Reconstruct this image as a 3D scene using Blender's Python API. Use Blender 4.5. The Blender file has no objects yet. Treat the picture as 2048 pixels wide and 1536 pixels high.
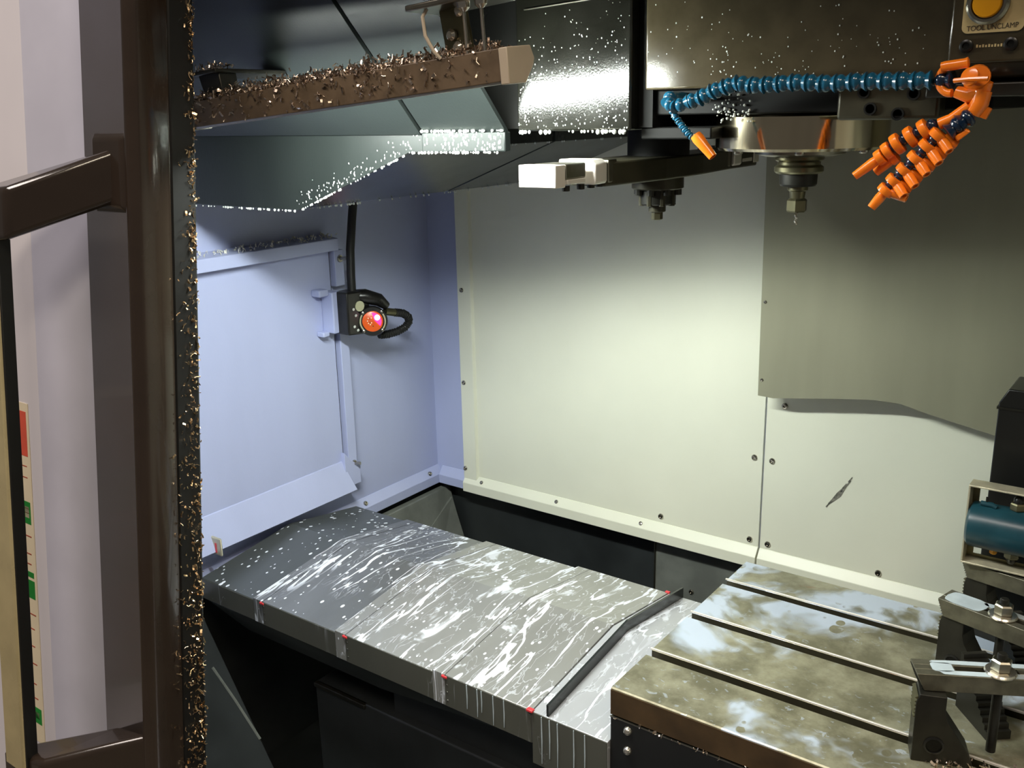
import bpy, bmesh, math, random
from mathutils import Vector, Matrix, Euler
random.seed(7)
scene = bpy.context.scene
COL = scene.collection
R = math.radians

# ------------------------------------------------------------------ camera
def add_camera():
    yaw, pitch, roll = R(36.528), R(15.7145), R(-1.26)
    f = Vector((-math.sin(yaw)*math.cos(pitch), math.cos(yaw)*math.cos(pitch), -math.sin(pitch)))
    r = Vector((math.cos(yaw), math.sin(yaw), 0)); u = r.cross(f)
    r2 = r*math.cos(roll) + u*math.sin(roll); u2 = -r*math.sin(roll) + u*math.cos(roll)
    m = Matrix((r2, u2, -f)).transposed().to_4x4()
    m.translation = Vector((0.6372, -1.0903, 0.8229))
    cd = bpy.data.cameras.new('camera'); cd.sensor_width = 36; cd.lens = 36*1931.95/2048
    cd.clip_start = 0.02; cd.clip_end = 60
    o = bpy.data.objects.new('camera', cd); COL.objects.link(o); o.matrix_world = m
    scene.camera = o
add_camera()

# ------------------------------------------------------------------ world, lights, exposure
w = bpy.data.worlds.new('shop_air'); scene.world = w; w.use_nodes = True
w.node_tree.nodes['Background'].inputs[0].default_value = (1.0, 0.93, 0.85, 1)
w.node_tree.nodes['Background'].inputs[1].default_value = 0.09

def area(name, loc, target, sx, sy, power, col):
    l = bpy.data.lights.new(name, 'AREA'); l.shape = 'RECTANGLE'; l.size = sx; l.size_y = sy
    l.energy = power; l.color = col
    o = bpy.data.objects.new(name, l); COL.objects.link(o); o.location = loc
    o.rotation_euler = (Vector(target)-Vector(loc)).to_track_quat('-Z', 'Y').to_euler()
    return o
area('shop_ceiling_lamp', (-1.2, -2.1, 3.4), (-0.6, -0.8, 0.2), 2.4, 0.5, 70, (1.0, 0.88, 0.80))
area('shop_ceiling_lamp', (2.2, -2.1, 3.4), (0.2, -0.4, 0.2), 2.4, 0.5, 75, (1.0, 0.86, 0.66))
LAMP_STRENGTH = 270.0

vs = scene.view_settings
vs.view_transform = 'Standard'; vs.look = 'None'; vs.gamma = 1.0; vs.exposure = 0.0
vs.use_curve_mapping = False

# ------------------------------------------------------------------ materials
def lin(c):
    return tuple(((v/255)/12.92 if v/255 <= 0.04045 else ((v/255+0.055)/1.055)**2.4) for v in c)
MATS = {}
class NT:
    def __init__(s, m):
        s.t = m.node_tree; s.n = s.t.nodes; s.l = s.t.links
    def new(s, typ, **kw):
        n = s.n.new(typ)
        for k, v in kw.items(): setattr(n, k, v)
        return n
    def link(s, a, b): s.l.new(a, b)
    def math(s, op, a, b=None, clamp=False):
        n = s.n.new('ShaderNodeMath'); n.operation = op; n.use_clamp = clamp
        for i, v in enumerate((a, b)):
            if v is None: continue
            if isinstance(v, (int, float)): n.inputs[i].default_value = v
            else: s.l.new(v, n.inputs[i])
        return n.outputs[0]
    def coords(s, scale=(1, 1, 1), loc=(0, 0, 0)):
        c = s.n.new('ShaderNodeTexCoord'); m = s.n.new('ShaderNodeMapping')
        m.inputs['Scale'].default_value = scale; m.inputs['Location'].default_value = loc
        s.l.new(c.outputs['Object'], m.inputs['Vector']); return m.outputs[0]
    def noise(s, vec, scale, detail=3, rough=0.55, dist=0.0):
        n = s.n.new('ShaderNodeTexNoise'); n.inputs['Scale'].default_value = scale
        n.inputs['Detail'].default_value = detail; n.inputs['Roughness'].default_value = rough
        n.inputs['Distortion'].default_value = dist
        s.l.new(vec, n.inputs['Vector']); return n.outputs[0]
    def voronoi(s, vec, scale, feature='F1'):
        n = s.n.new('ShaderNodeTexVoronoi'); n.feature = feature; n.inputs['Scale'].default_value = scale
        s.l.new(vec, n.inputs['Vector']); return n
    def ramp(s, fac, a, b):
        n = s.n.new('ShaderNodeMapRange'); n.inputs['From Min'].default_value = a; n.inputs['From Max'].default_value = b
        n.interpolation_type = 'SMOOTHSTEP'
        s.l.new(fac, n.inputs['Value']); return n.outputs[0]
    def mix(s, fac, a, b):
        n = s.n.new('ShaderNodeMix'); n.data_type = 'RGBA'
        if isinstance(fac, (int, float)): n.inputs[0].default_value = fac
        else: s.l.new(fac, n.inputs[0])
        for i, v in ((6, a), (7, b)):
            if isinstance(v, tuple): n.inputs[i].default_value = (*v[:3], 1)
            else: s.l.new(v, n.inputs[i])
        return n.outputs[2]
    def bump(s, h, strength, dist=0.002):
        n = s.n.new('ShaderNodeBump'); n.inputs['Strength'].default_value = strength; n.inputs['Distance'].default_value = dist
        s.l.new(h, n.inputs['Height']); return n.outputs[0]

def mat(name, rgb, rough=0.5, metal=0.0, var=0.08, vscale=12, bump=0.0, bscale=250, coat=0.0, stretch=(1, 1, 1), spec=0.5, emit=None):
    if name in MATS: return MATS[name]
    m = bpy.data.materials.new(name); m.use_nodes = True; MATS[name] = m
    t = NT(m); b = t.n['Principled BSDF']
    c = lin(rgb); v = t.coords(stretch)
    nz = t.noise(v, vscale, 4)
    dark = tuple(x*(1-var*1.6) for x in c); light = tuple(min(1, x*(1+var*1.6)) for x in c)
    t.link(t.mix(t.ramp(nz, 0.3, 0.7), dark, light), b.inputs['Base Color'])
    b.inputs['Metallic'].default_value = metal
    t.link(t.math('ADD', t.math('MULTIPLY', nz, 0.14), rough-0.07, True), b.inputs['Roughness'])
    b.inputs['Specular IOR Level'].default_value = spec
    b.inputs['Coat Weight'].default_value = coat; b.inputs['Coat Roughness'].default_value = 0.06
    if bump: t.link(t.bump(t.noise(v, bscale, 2), bump), b.inputs['Normal'])
    if emit:
        b.inputs['Emission Color'].default_value = (*emit[0], 1); b.inputs['Emission Strength'].default_value = emit[1]
    return m

mat('blue_grey', (172, 179, 214), 0.42, var=0.03, vscale=4, bump=0.08, bscale=400, stretch=(1, 1, .25))  # even blue grey base colour for the left wall sheets
mat('cream_paint', (226, 226, 208), 0.4, var=0.02, vscale=3, bump=0.06, bscale=400)
mat('dark_paint', (42, 46, 45), 0.22, var=0.07, vscale=9, bump=0.05)
mat('shroud_paint', (25, 29, 28), 0.38, var=0.06, vscale=9, bump=0.06, bscale=300, stretch=(1, 1, .3), spec=0.28)
mat('pan_paint', (40, 43, 44), 0.4, var=0.15, vscale=7, bump=0.05)
mat('matte_black', (13, 13, 12), 0.62, var=0.1, spec=0.2)
mat('bright_steel', (226, 221, 212), 0.34, 0.35, var=0.05)
mat('nose_steel', (206, 194, 166), 0.11, 1.0, var=0.08, vscale=14, stretch=(1, 1, .1))
mat('mid_grey', (104, 107, 102), 0.4, var=0.12, vscale=14)
mat('black_paint', (22, 22, 21), 0.3, var=0.1)
mat('wet_black', (22, 22, 18), 0.15, var=0.12, vscale=20, bump=0.07, bscale=420, coat=0.35, spec=0.3)
mat('head_brown', (62, 55, 40), 0.18, var=0.1, vscale=30, bump=0.04, bscale=420, coat=0.25, spec=0.35)
mat('column_steel', (152, 150, 128), 0.45, 0.35, var=0.06, vscale=6, bump=0.06, bscale=60, stretch=(1, 1, .15))
mat('door_brown', (50, 40, 33), 0.2, var=0.08, vscale=8, bump=0.04, bscale=300, stretch=(1, .2, 1), coat=0.5)
mat('door_white', (226, 222, 230), 0.45, var=0.02, vscale=3, stretch=(1, .1, 1))
mat('door_white_shade', (204, 204, 222), 0.32, var=0.04, vscale=5, stretch=(1, .1, 1))  # same white sheet; shade of its turned face put into the colour
mat('grip_lit', (205, 190, 146), 0.28, 0.3, var=0.06)  # beige is the lit front of the grip, put into the colour
mat('rubber', (20, 19, 18), 0.5, var=0.1)
mat('lamp_brown', (104, 88, 70), 0.42, var=0.12, vscale=30)
mat('lamp_cap', (186, 172, 152), 0.45, var=0.04)
mat('polished_steel', (214, 208, 196), 0.2, 0.92, var=0.06, vscale=20)
mat('dull_steel', (150, 146, 134), 0.3, 1.0, var=0.1, vscale=25)
mat('olive_steel', (112, 108, 84), 0.3, 0.85, var=0.12, vscale=22)
mat('dark_steel', (42, 41, 36), 0.36, 0.5, var=0.15, vscale=25)
mat('arm_dark', (60, 57, 44), 0.35, 0.4, var=0.12, vscale=20)
mat('screw_steel', (172, 168, 158), 0.25, 1.0, var=0.08)
mat('blue_plastic', (24, 84, 112), 0.2, var=0.1, vscale=60, coat=0.4)
mat('navy_plastic', (16, 34, 56), 0.2, var=0.1, coat=0.4)
mat('orange_plastic', (240, 124, 26), 0.25, var=0.06, vscale=50, coat=0.3)
mat('teal_paint', (22, 58, 68), 0.3, var=0.08, vscale=30)
mat('tan_plate', (196, 176, 128), 0.45, var=0.06, vscale=60)
mat('amber_button', (232, 160, 10), 0.35, var=0.04)
mat('ink', (60, 50, 34), 0.6)
mat('sticker_paper', (240, 226, 196), 0.55, var=0.02)
mat('sticker_red', (224, 92, 70), 0.55)
mat('sticker_green', (24, 140, 50), 0.55)
mat('ink_red', (170, 80, 60), 0.6)
mat('red_tip', (214, 60, 66), 0.4)
mat('chip_metal', (224, 206, 190), 0.28, 1.0, var=0.2, vscale=300)
mat('chip_gold', (222, 190, 150), 0.26, 1.0, var=0.2, vscale=300)
mat('chip_pale', (206, 204, 194), 0.4, 0.1, var=0.15, vscale=300)
mat('chip_dark', (164, 148, 134), 0.35, 1.0, var=0.25, vscale=300)
mat('droplet', (205, 210, 204), 0.06, var=0.02)
mat('probe_black', (26, 25, 24), 0.3, var=0.1, vscale=60)
mat('probe_orange', (232, 96, 34), 0.3, var=0.05)
mat('probe_mark', (182, 182, 150), 0.4)
mat('led_red', (240, 40, 90), 0.3, emit=((1.0, 0.02, 0.16), 3.0))
mat('led_core', (255, 220, 235), 0.3, emit=((1.0, 0.55, 0.75), 7.0))
mat('lamp_lens', (245, 250, 245), 0.3, emit=((0.93, 1.0, 0.93), LAMP_STRENGTH))
mat('scuff', (120, 118, 108), 0.5, var=0.3, vscale=120)
mat('concrete', (120, 116, 108), 0.7, var=0.15, vscale=3)
mat('fixture_steel', (196, 190, 166), 0.35, 0.5, var=0.1, vscale=40)

def coolant_mat(name, base, rough, metal, amount, dots, seedloc):
    """bare steel with milky coolant rivulets running towards the front and splash dots"""
    m = bpy.data.materials.new(name); m.use_nodes = True; MATS[name] = m
    t = NT(m); b = t.n['Principled BSDF']
    c = lin(base)
    v1 = t.coords((24, 3.6, 4), seedloc); n1 = t.noise(v1, 1.0, 3.2, 0.5, 0.25)
    wid = t.math('MULTIPLY', t.noise(t.coords((25, 9, 9), seedloc), 1.0, 2), 0.034)
    riv = t.ramp(t.math('SUBTRACT', wid, t.math('ABSOLUTE', t.math('SUBTRACT', n1, 0.5))), 0.0, 0.007)
    v2 = t.coords((48, 14, 12), seedloc); n2 = t.noise(v2, 1.0, 3, 0.5, 0.4)
    riv2 = t.ramp(t.math('ABSOLUTE', t.math('SUBTRACT', n2, 0.47)), 0.014, 0.005)
    mask = t.ramp(t.noise(t.coords((7, 3, 3), seedloc), 1.0, 2), 0.62-0.3*amount, 0.72-0.3*amount)
    pool = t.ramp(t.noise(t.coords((14, 8, 8), seedloc), 1.0, 4, 0.6, 0.5), 0.70-0.08*amount, 0.75-0.08*amount)
    vd = t.voronoi(t.coords((105, 70, 70), seedloc), 1.0)
    sep = t.new('ShaderNodeSeparateColor'); t.link(vd.outputs['Color'], sep.inputs[0])
    rad = t.math('MULTIPLY', t.math('POWER', sep.outputs[0], 3.0), 0.38*dots)
    dot = t.ramp(t.math('SUBTRACT', rad, vd.outputs['Distance']), 0.0, 0.03)
    streak = t.math('MULTIPLY', t.math('MAXIMUM', riv, t.math('MULTIPLY', riv2, 0.4)), mask)
    cool = t.math('MAXIMUM', t.math('MAXIMUM', streak, t.math('MULTIPLY', pool, 0.7*amount)), dot, True)
    film = t.math('MULTIPLY', t.noise(t.coords((18, 5, 5), seedloc), 1.0, 3), max(0, 0.26*amount))
    dark = tuple(x*0.8 for x in c)
    basec = t.mix(t.noise(t.coords((9, 3, 3)), 1.0, 4), dark, tuple(min(1, x*1.2) for x in c))
    milk = lin((226, 230, 240))
    t.link(t.mix(t.math('ADD', cool, film, True), basec, milk), b.inputs['Base Color'])
    t.link(t.math('MULTIPLY', t.math('SUBTRACT', 1.0, cool, True), metal), b.inputs['Metallic'])
    t.link(t.math('ADD', t.math('MULTIPLY', n2, 0.12), rough-0.06), b.inputs['Roughness'])
    t.link(t.bump(cool, 0.5, 0.001), b.inputs['Normal'])
    return m
coolant_mat('cover_wet_glare', (160, 159, 152), 0.35, 0.55, 1.0, 0.9, (0.3, 0.1, 0))  # pale base also stands in for lamp glare on these segments
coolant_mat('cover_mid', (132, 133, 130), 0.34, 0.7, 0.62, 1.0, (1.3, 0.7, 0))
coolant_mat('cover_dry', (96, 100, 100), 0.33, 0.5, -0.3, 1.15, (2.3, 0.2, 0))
coolant_mat('apron_wet', (178, 180, 184), 0.28, 0.3, 1.0, 0.5, (3.1, 0.4, 0))
coolant_mat('cover_side_shade', (84, 84, 75), 0.42, 0.3, 0.12, 0.15, (4.1, 1.4, 0))  # steel coloured darker to paint in shade on the front faces
mat('strap_steel', (104, 102, 88), 0.34, 0.6, var=0.15, vscale=40)
mat('milky_coolant', (186, 200, 208), 0.12, var=0.06, vscale=30)

def table_mat():
    m = bpy.data.materials.new('table_top'); m.use_nodes = True; MATS['table_top'] = m
    t = NT(m); b = t.n['Principled BSDF']
    v = t.coords()
    n = t.noise(v, 5.2, 4, 0.6, 0.4)
    # puddles gather towards the back and the right of the table
    s = t.new('ShaderNodeSeparateXYZ'); t.link(v, s.inputs[0])
    bias = t.math('ADD', t.math('MULTIPLY', s.outputs[1], 0.34), t.math('MULTIPLY', s.outputs[0], 0.05))
    pud = t.ramp(t.math('ADD', n, bias), 0.475, 0.575)
    vd = t.voronoi(t.coords((38, 30, 30)), 1.0)
    sep = t.new('ShaderNodeSeparateColor'); t.link(vd.outputs['Color'], sep.inputs[0])
    hole = t.ramp(t.math('SUBTRACT', t.math('MULTIPLY', sep.outputs[1], 0.5), vd.outputs['Distance']), 0.0, 0.06)
    hm = t.ramp(t.noise(v, 9, 2), 0.45, 0.55)
    pud = t.math('MULTIPLY', pud, t.math('SUBTRACT', 1.0, t.math('MULTIPLY', hole, hm)))
    foam = t.ramp(t.noise(t.coords((60, 90, 60)), 1.0, 3, 0.6, 0.6), 0.60, 0.68)
    fm = t.ramp(t.noise(t.coords((3, 8, 3), (2, 1, 0)), 1.0, 2), 0.42, 0.62)
    cool = t.math('MAXIMUM', pud, t.math('MULTIPLY', t.math('MULTIPLY', foam, fm), 0.55), True)
    base = t.mix(t.ramp(t.noise(v, 14, 5, 0.65), 0.35, 0.7), lin((116, 113, 92)), lin((166, 163, 140)))
    rust = t.ramp(t.noise(t.coords((10, 26, 10), (5, 3, 0)), 1.0, 4, 0.7, 0.4), 0.68, 0.78)
    base = t.mix(t.math('MULTIPLY', rust, 0.7), base, lin((140, 88, 48)))
    t.link(t.mix(cool, base, lin((176, 188, 204))), b.inputs['Base Color'])
    t.link(t.math('MULTIPLY', t.math('SUBTRACT', 1.0, cool, True), 0.45), b.inputs['Metallic'])
    t.link(t.math('SUBTRACT', 0.36, t.math('MULTIPLY', cool, 0.16)), b.inputs['Roughness'])
    t.link(t.bump(t.math('ADD', cool, t.math('MULTIPLY', t.noise(v, 120, 3), 0.5)), 0.25, 0.001), b.inputs['Normal'])
table_mat()
mat('table_side_shade', (72, 55, 34), 0.4, 0.2, var=0.18, vscale=16)  # dark brown paints in the shade on the face the lamp misses

# ------------------------------------------------------------------ mesh helpers
ORG = {}          # world origin of each thing / part, so that meshes are stored relative to their parent
class MB:
    def __init__(s): s.v = []; s.f = []
    def add(s, vs, fs):
        o = len(s.v); s.v += [tuple(p) for p in vs]; s.f += [tuple(i+o for i in f) for f in fs]; return s
    def hexa(s, p):   # 8 points: bottom ring 0-3, top ring 4-7
        return s.add(p, [(3, 2, 1, 0), (4, 5, 6, 7), (0, 1, 5, 4), (1, 2, 6, 5), (2, 3, 7, 6), (3, 0, 4, 7)])
    def box(s, x0, x1, y0, y1, z0, z1):
        return s.hexa([(x0, y0, z0), (x1, y0, z0), (x1, y1, z0), (x0, y1, z0), (x0, y0, z1), (x1, y0, z1), (x1, y1, z1), (x0, y1, z1)])
    def prism(s, poly, axis, a, b):
        def P(u, v, t): return {'x': (t, u, v), 'y': (u, t, v), 'z': (u, v, t)}[axis]
        n = len(poly); vs = [P(u, v, a) for u, v in poly]+[P(u, v, b) for u, v in poly]
        return s.add(vs, [tuple(range(n)), tuple(range(2*n-1, n-1, -1))]+[(i, i+n, (i+1) % n+n, (i+1) % n) for i in range(n)])
    def frame(s, d):
        d = Vector(d).normalized(); a = Vector((0, 0, 1)) if abs(d.z) < 0.9 else Vector((1, 0, 0))
        x = a.cross(d).normalized(); return x, d.cross(x), d
    def lathe(s, prof, c, d=(0, 0, 1), n=24, ph=0.0):
        x, y, z = s.frame(d); c = Vector(c); vs = []; fs = []
        for r, h in prof:
            for i in range(n):
                a = 2*math.pi*(i+ph)/n; vs.append(c+x*(r*math.cos(a))+y*(r*math.sin(a))+z*h)
        m = len(prof)
        for j in range(m-1):
            for i in range(n):
                k = (i+1) % n; fs.append((j*n+i, j*n+k, (j+1)*n+k, (j+1)*n+i))
        fs.append(tuple(range(n-1, -1, -1))); fs.append(tuple((m-1)*n+i for i in range(n)))
        return s.add(vs, fs)
    def cyl(s, a, b, r, n=16, r2=None):
        a = Vector(a); b = Vector(b); return s.lathe([(r, 0), (r if r2 is None else r2, (b-a).length)], a, b-a, n)
    def tube(s, pts, r, n=10, closed=False):
        pts = [Vector(p) for p in pts]; vs = []; fs = []; m = len(pts); up = None
        for j, p in enumerate(pts):
            t = (pts[(j+1) % m if closed else min(j+1, m-1)]-pts[j-1 if (closed or j) else 0]).normalized()
            if up is None: up = Vector((0, 0, 1)) if abs(t.z) < 0.9 else Vector((1, 0, 0))
            x = up.cross(t).normalized(); y = t.cross(x); up = y
            rr = r[j] if isinstance(r, (list, tuple)) else r
            for i in range(n):
                a = 2*math.pi*i/n; vs.append(p+x*rr*math.cos(a)+y*rr*math.sin(a))
        for j in range(m if closed else m-1):
            for i in range(n):
                k = (i+1) % n; q = (j+1) % m; fs.append((j*n+i, j*n+k, q*n+k, q*n+i))
        if not closed: fs += [tuple(range(n-1, -1, -1)), tuple((m-1)*n+i for i in range(n))]
        return s.add(vs, fs)
    def torus(s, c, d, R_, r, n=20, k=8, arc=(0, 360)):
        x, y, z = s.frame(d); c = Vector(c)
        closed = arc[1]-arc[0] >= 360
        cnt = n if closed else n+1
        pts = [c+x*R_*math.cos(R(arc[0]+(arc[1]-arc[0])*i/n))+y*R_*math.sin(R(arc[0]+(arc[1]-arc[0])*i/n)) for i in range(cnt)]
        return s.tube(pts, r, k, closed)
    def blob(s, c, r, sq=(1, 1, 1)):
        t = (1+5**.5)/2; k = r/(1+t*t)**.5
        vs = [(-1, t, 0), (1, t, 0), (-1, -t, 0), (1, -t, 0), (0, -1, t), (0, 1, t), (0, -1, -t), (0, 1, -t), (t, 0, -1), (t, 0, 1), (-t, 0, -1), (-t, 0, 1)]
        fs = [(0, 11, 5), (0, 5, 1), (0, 1, 7), (0, 7, 10), (0, 10, 11), (1, 5, 9), (5, 11, 4), (11, 10, 2), (10, 7, 6), (7, 1, 8), (3, 9, 4), (3, 4, 2), (3, 2, 6), (3, 6, 8), (3, 8, 9), (4, 9, 5), (2, 4, 11), (6, 2, 10), (8, 6, 7), (9, 8, 1)]
        return s.add([(c[0]+v[0]*k*sq[0], c[1]+v[1]*k*sq[1], c[2]+v[2]*k*sq[2]) for v in vs], fs)
    def chip(s, c, size):
        """a small curled shaving: bent strip with thickness"""
        e = Euler((random.uniform(0, 6.28), random.uniform(0, 6.28), random.uniform(0, 6.28))).to_matrix(); c = Vector(c)
        L = size*random.uniform(.5, 1.3); W = size*random.uniform(.18, .4); T = size*.07; B = size*random.uniform(0, .3)
        prof = [(-L/2, 0), (0, B), (L/2, 0), (L/2, T), (0, B+T), (-L/2, T)]
        vs = [c+e@Vector((x, -W/2, z)) for x, z in prof]+[c+e@Vector((x, W/2, z)) for x, z in prof]
        n = 6
        return s.add(vs, [(0, 1, 4, 5), (1, 2, 3, 4), (11, 10, 7, 6), (10, 9, 8, 7)]+[(i, i+n, (i+1) % n+n, (i+1) % n) for i in range(n)])
    def build(s, name, m, parent=None, bevel=0.0, smooth=None, local=False, seg=2):
        o0 = Vector((0, 0, 0)) if (parent is None or local) else ORG.get(parent.name, Vector((0, 0, 0)))
        org = Vector((0, 0, 0))
        if parent is None and s.v:
            xs, ys, zs = zip(*s.v); org = Vector(((min(xs)+max(xs))/2, (min(ys)+max(ys))/2, min(zs)))
        me = bpy.data.meshes.new(name)
        me.from_pydata([tuple(Vector(p)-o0-org) for p in s.v], [], s.f)
        bm = bmesh.new(); bm.from_mesh(me)
        bmesh.ops.recalc_face_normals(bm, faces=bm.faces)
        if bevel:
            ed = [e for e in bm.edges if len(e.link_faces) == 2 and e.calc_face_angle(0) > 0.5]
            rb = bmesh.ops.bevel(bm, geom=ed, offset=bevel, segments=seg, profile=0.5, affect='EDGES', clamp_overlap=True)
            for fc_ in rb['faces']: fc_.smooth = True
        bm.to_mesh(me); bm.free()
        if smooth is None: smooth = 30
        if smooth and not bevel:
            me.polygons.foreach_set('use_smooth', [True]*len(me.polygons)); me.set_sharp_from_angle(angle=R(smooth))
        me.materials.append(MATS[m])
        o = bpy.data.objects.new(name, me); COL.objects.link(o)
        if parent is not None: o.parent = parent
        o.location = org
        ORG[o.name] = o0 if parent is not None else org
        return o
def tag(o, label, cat, group=None, kind=None):
    o['label'] = label
    if cat: o['category'] = cat
    if group: o['group'] = group
    if kind: o['kind'] = kind
    return o
def struct(o, label=None):
    o['kind'] = 'structure'
    if label: o['label'] = label
    return o
def thing(name, loc, label, cat, group=None):
    o = bpy.data.objects.new(name, None); COL.objects.link(o); o.location = loc; o.empty_display_size = 0.03
    ORG[o.name] = Vector(loc); return tag(o, label, cat, group)
def stuff(o, label=None):
    o['kind'] = 'stuff'
    if label: o['label'] = label
    return o

_screw = {}
def screw(parent, pos, d, r=0.0055, name='screw', m='screw_steel'):
    key = (r, m)
    if key not in _screw:
        b = MB(); b.lathe([(r*1.05, -0.001), (r, r*.35), (r*.8, r*.62), (r*.48, r*.68), (r*.46, r*.25), (0.0002, r*.22)], (0, 0, 0), (0, 0, 1), 12)
        o = b.build(name, m, parent, local=True); _screw[key] = o.data
    else:
        o = bpy.data.objects.new(name, _screw[key]); COL.objects.link(o); o.parent = parent
    o.location = Vector(pos)-ORG.get(parent.name, Vector((0, 0, 0)))
    o.rotation_euler = Vector(d).to_track_quat('Z', 'Y').to_euler()
    return o
def droplets(name, segs, parent, rr=(0.0012, 0.003), sag=True):
    b = MB()
    for a, c, n in segs:
        a = Vector(a); c = Vector(c)
        for i in range(n):
            p = a.lerp(c, random.random()); r = random.uniform(*rr)
            b.blob((p.x, p.y, p.z-(r*.5 if sag else 0)), r, (1, 1, 1.25))
    return stuff(b.build(name, 'droplet', parent, smooth=60), 'clear coolant droplets clinging to the metal')

# ================================================================== THE SETTING: machine enclosure
XL = -1.0237; YB = 0.80
# shop floor outside and chip pan below the table
struct(MB().box(-4, 4, -5, 3, -1.06, -1.0).build('floor', 'concrete'), 'grey concrete workshop floor')
pan = struct(MB().box(-1.06, 1.35, -0.45, 0.92, -0.66, -0.64).build('floor', 'pan_paint'), 'dark chip pan floor under the table')
# sloping chip guides of the pan
MB().hexa([(-1.02, -.42, -.64), (-.72, -.42, -.64), (-.72, .0, -.64), (-1.02, .0, -.64), (-1.02, -.42, -.2), (-1.0, -.42, -.2), (-1.0, .0, -.2), (-1.02, .0, -.2)]).build('chip_slide', 'pan_paint', pan, bevel=.003)
MB().hexa([(-1.02, .46, -.64), (-.86, .46, -.64), (-.86, .82, -.64), (-1.02, .82, -.64), (-1.02, .46, -.17), (-1.0, .46, -.17), (-1.0, .82, -.17), (-1.02, .82, -.17)]).build('chip_slide', 'mid_grey', pan, bevel=.003)
for x in (-.955, -.925):
    MB().hexa([(x, .60, -.50), (x+.01, .60, -.50), (x+.01, .81, -.40), (x, .81, -.40), (x-.05, .60, -.30), (x-.04, .60, -.30), (x-.06, .81, -.2), (x-.07, .81, -.2)]).build('rib', 'mid_grey', pan)
MB().tube([(-.9458, -.0307, -.2852), (-.9016, -.016, -.3547), (-.8495, -.0023, -.4365)], .003, 6).build('bead', 'mid_grey', pan)

# --- left wall
wl = struct(MB().box(XL-.03, XL, -.36, YB+.03, -.15, 1.2).build('wall_left', 'blue_grey'), 'pale blue grey left enclosure wall')
bl = struct(MB().prism([(XL, -.152), (XL+.018, -.152), (XL+.018, -.128), (XL+.002, -.106), (XL, -.106)], 'y', -.35, YB).build('baseboard_left', 'blue_grey', bevel=.001), 'pale blue grey bent flange along the foot of left wall')
for y, z in ((.505, -.118), (.752, -.118), (.25, -.118)):
    screw(bl, (XL+.012, y, z), (1, 0, .5), .006)
lower_l = struct(MB().box(XL-.03, XL-.005, -.36, YB+.05, -.66, -.152).build('wall_left', 'pan_paint'), 'dark lower left wall of the chip pan')
# --- back wall
wb = struct(MB().box(XL-.03, 1.3, YB, YB+.03, -.15, 1.2).build('wall_back', 'blue_grey'), 'back enclosure wall behind the table')
MB().prism([(YB, -.152), (YB-.018, -.152), (YB-.018, -.128), (YB-.002, -.106), (YB, -.106)], 'x', XL+.018, -.918).build('flange', 'blue_grey', wb, bevel=.001)
# cream panel: sheet, left fold and bottom fold
pn = MB().box(-.872, -.093, YB-.008, YB, -.118, 1.1).build('wall_panel', 'cream_paint', wb)
MB().hexa([(-.918, YB-.016, -.152), (-.876, YB-.016, -.152), (-.868, YB, -.152), (-.918, YB, -.152), (-.918, YB-.016, 1.1), (-.876, YB-.016, 1.1), (-.868, YB, 1.1), (-.918, YB, 1.1)]).build('panel_fold', 'cream_paint', pn, bevel=.0012)
MB().prism([(YB, -.155), (YB-.024, -.155), (YB-.024, -.130), (YB-.009, -.110), (YB, -.110)], 'x', -.917, -.0925).build('panel_fold', 'cream_paint', pn, bevel=.0012)
pr = MB().box(-.0885, 1.3, YB-.009, YB, -.118, .60).build('wall_panel', 'cream_paint', wb)
MB().prism([(YB, -.155), (YB-.024, -.155), (YB-.024, -.130), (YB-.010, -.110), (YB, -.110)], 'x', -.0890, 1.3).build('panel_fold', 'cream_paint', pr, bevel=.0012)
for x, z in ((-.904, .391), (-.907, .147), (-.912, -.091)):
    screw(wb, (x, YB-.016, z), (0, -1, 0), .006)
for x, z in ((-.332, -.094), (-.113, -.096), (-.111, .096)):
    screw(wb, (x, YB-.008, z), (0, -1, 0), .0065)
for x, z in ((-.858, -.121), (-.62, -.121), (-.38, -.121)):
    screw(wb, (x, YB-.017, z), (0, -.8, .6), .005)
for x, z in ((-.071, -.097), (-.071, .096), (.165, -.1), (.5, -.1), (-.05, .222)):
    screw(wb, (x, YB-.009, z), (0, -1, 0), .0065)
# scuff mark on the right cream panel
sc = MB(); sc.add([(.048, YB-.0098, .018), (.056, YB-.0098, .026), (.078, YB-.0098, .048), (.096, YB-.0098, .089), (.090, YB-.0098, .080), (.070, YB-.0098, .055), (.060, YB-.0098, .038)], [tuple(range(7))])
sc.build('scuff_mark', 'scuff', wb)
for q in range(9):
    k = q/8; x = .050+.043*k+random.uniform(-.003, .003); z = .02+.064*k
    MB().add([(x, YB-.0101, z), (x+.008, YB-.0101, z+.012), (x+.009, YB-.0101, z+.010), (x+.002, YB-.0101, z-.002)], [(0, 1, 2, 3)]).build('scuff_mark', 'scuff', wb)
# dark lower back wall of the pan, below the white sheets
lb = struct(MB().box(XL-.05, 1.3, YB+.03, YB+.05, -.66, -.13).build('wall_back', 'pan_paint'), 'dark lower back wall behind the way cover')
MB().box(-.36, 1.2, YB+.018, YB+.03, -.5, -.14).build('wall_panel', 'mid_grey', lb, bevel=.002)
for x, z in ((-.261, -.28), (-.375, -.175)): screw(lb, (x, YB+.018 if x > -.3 else YB+.03, z), (0, -1, 0), .006)
MB().tube([(-.358, YB+.017, -.16), (-.358, YB+.016, -.40)], .0025, 6).build('sealant_bead', 'dull_steel', lb)
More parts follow.
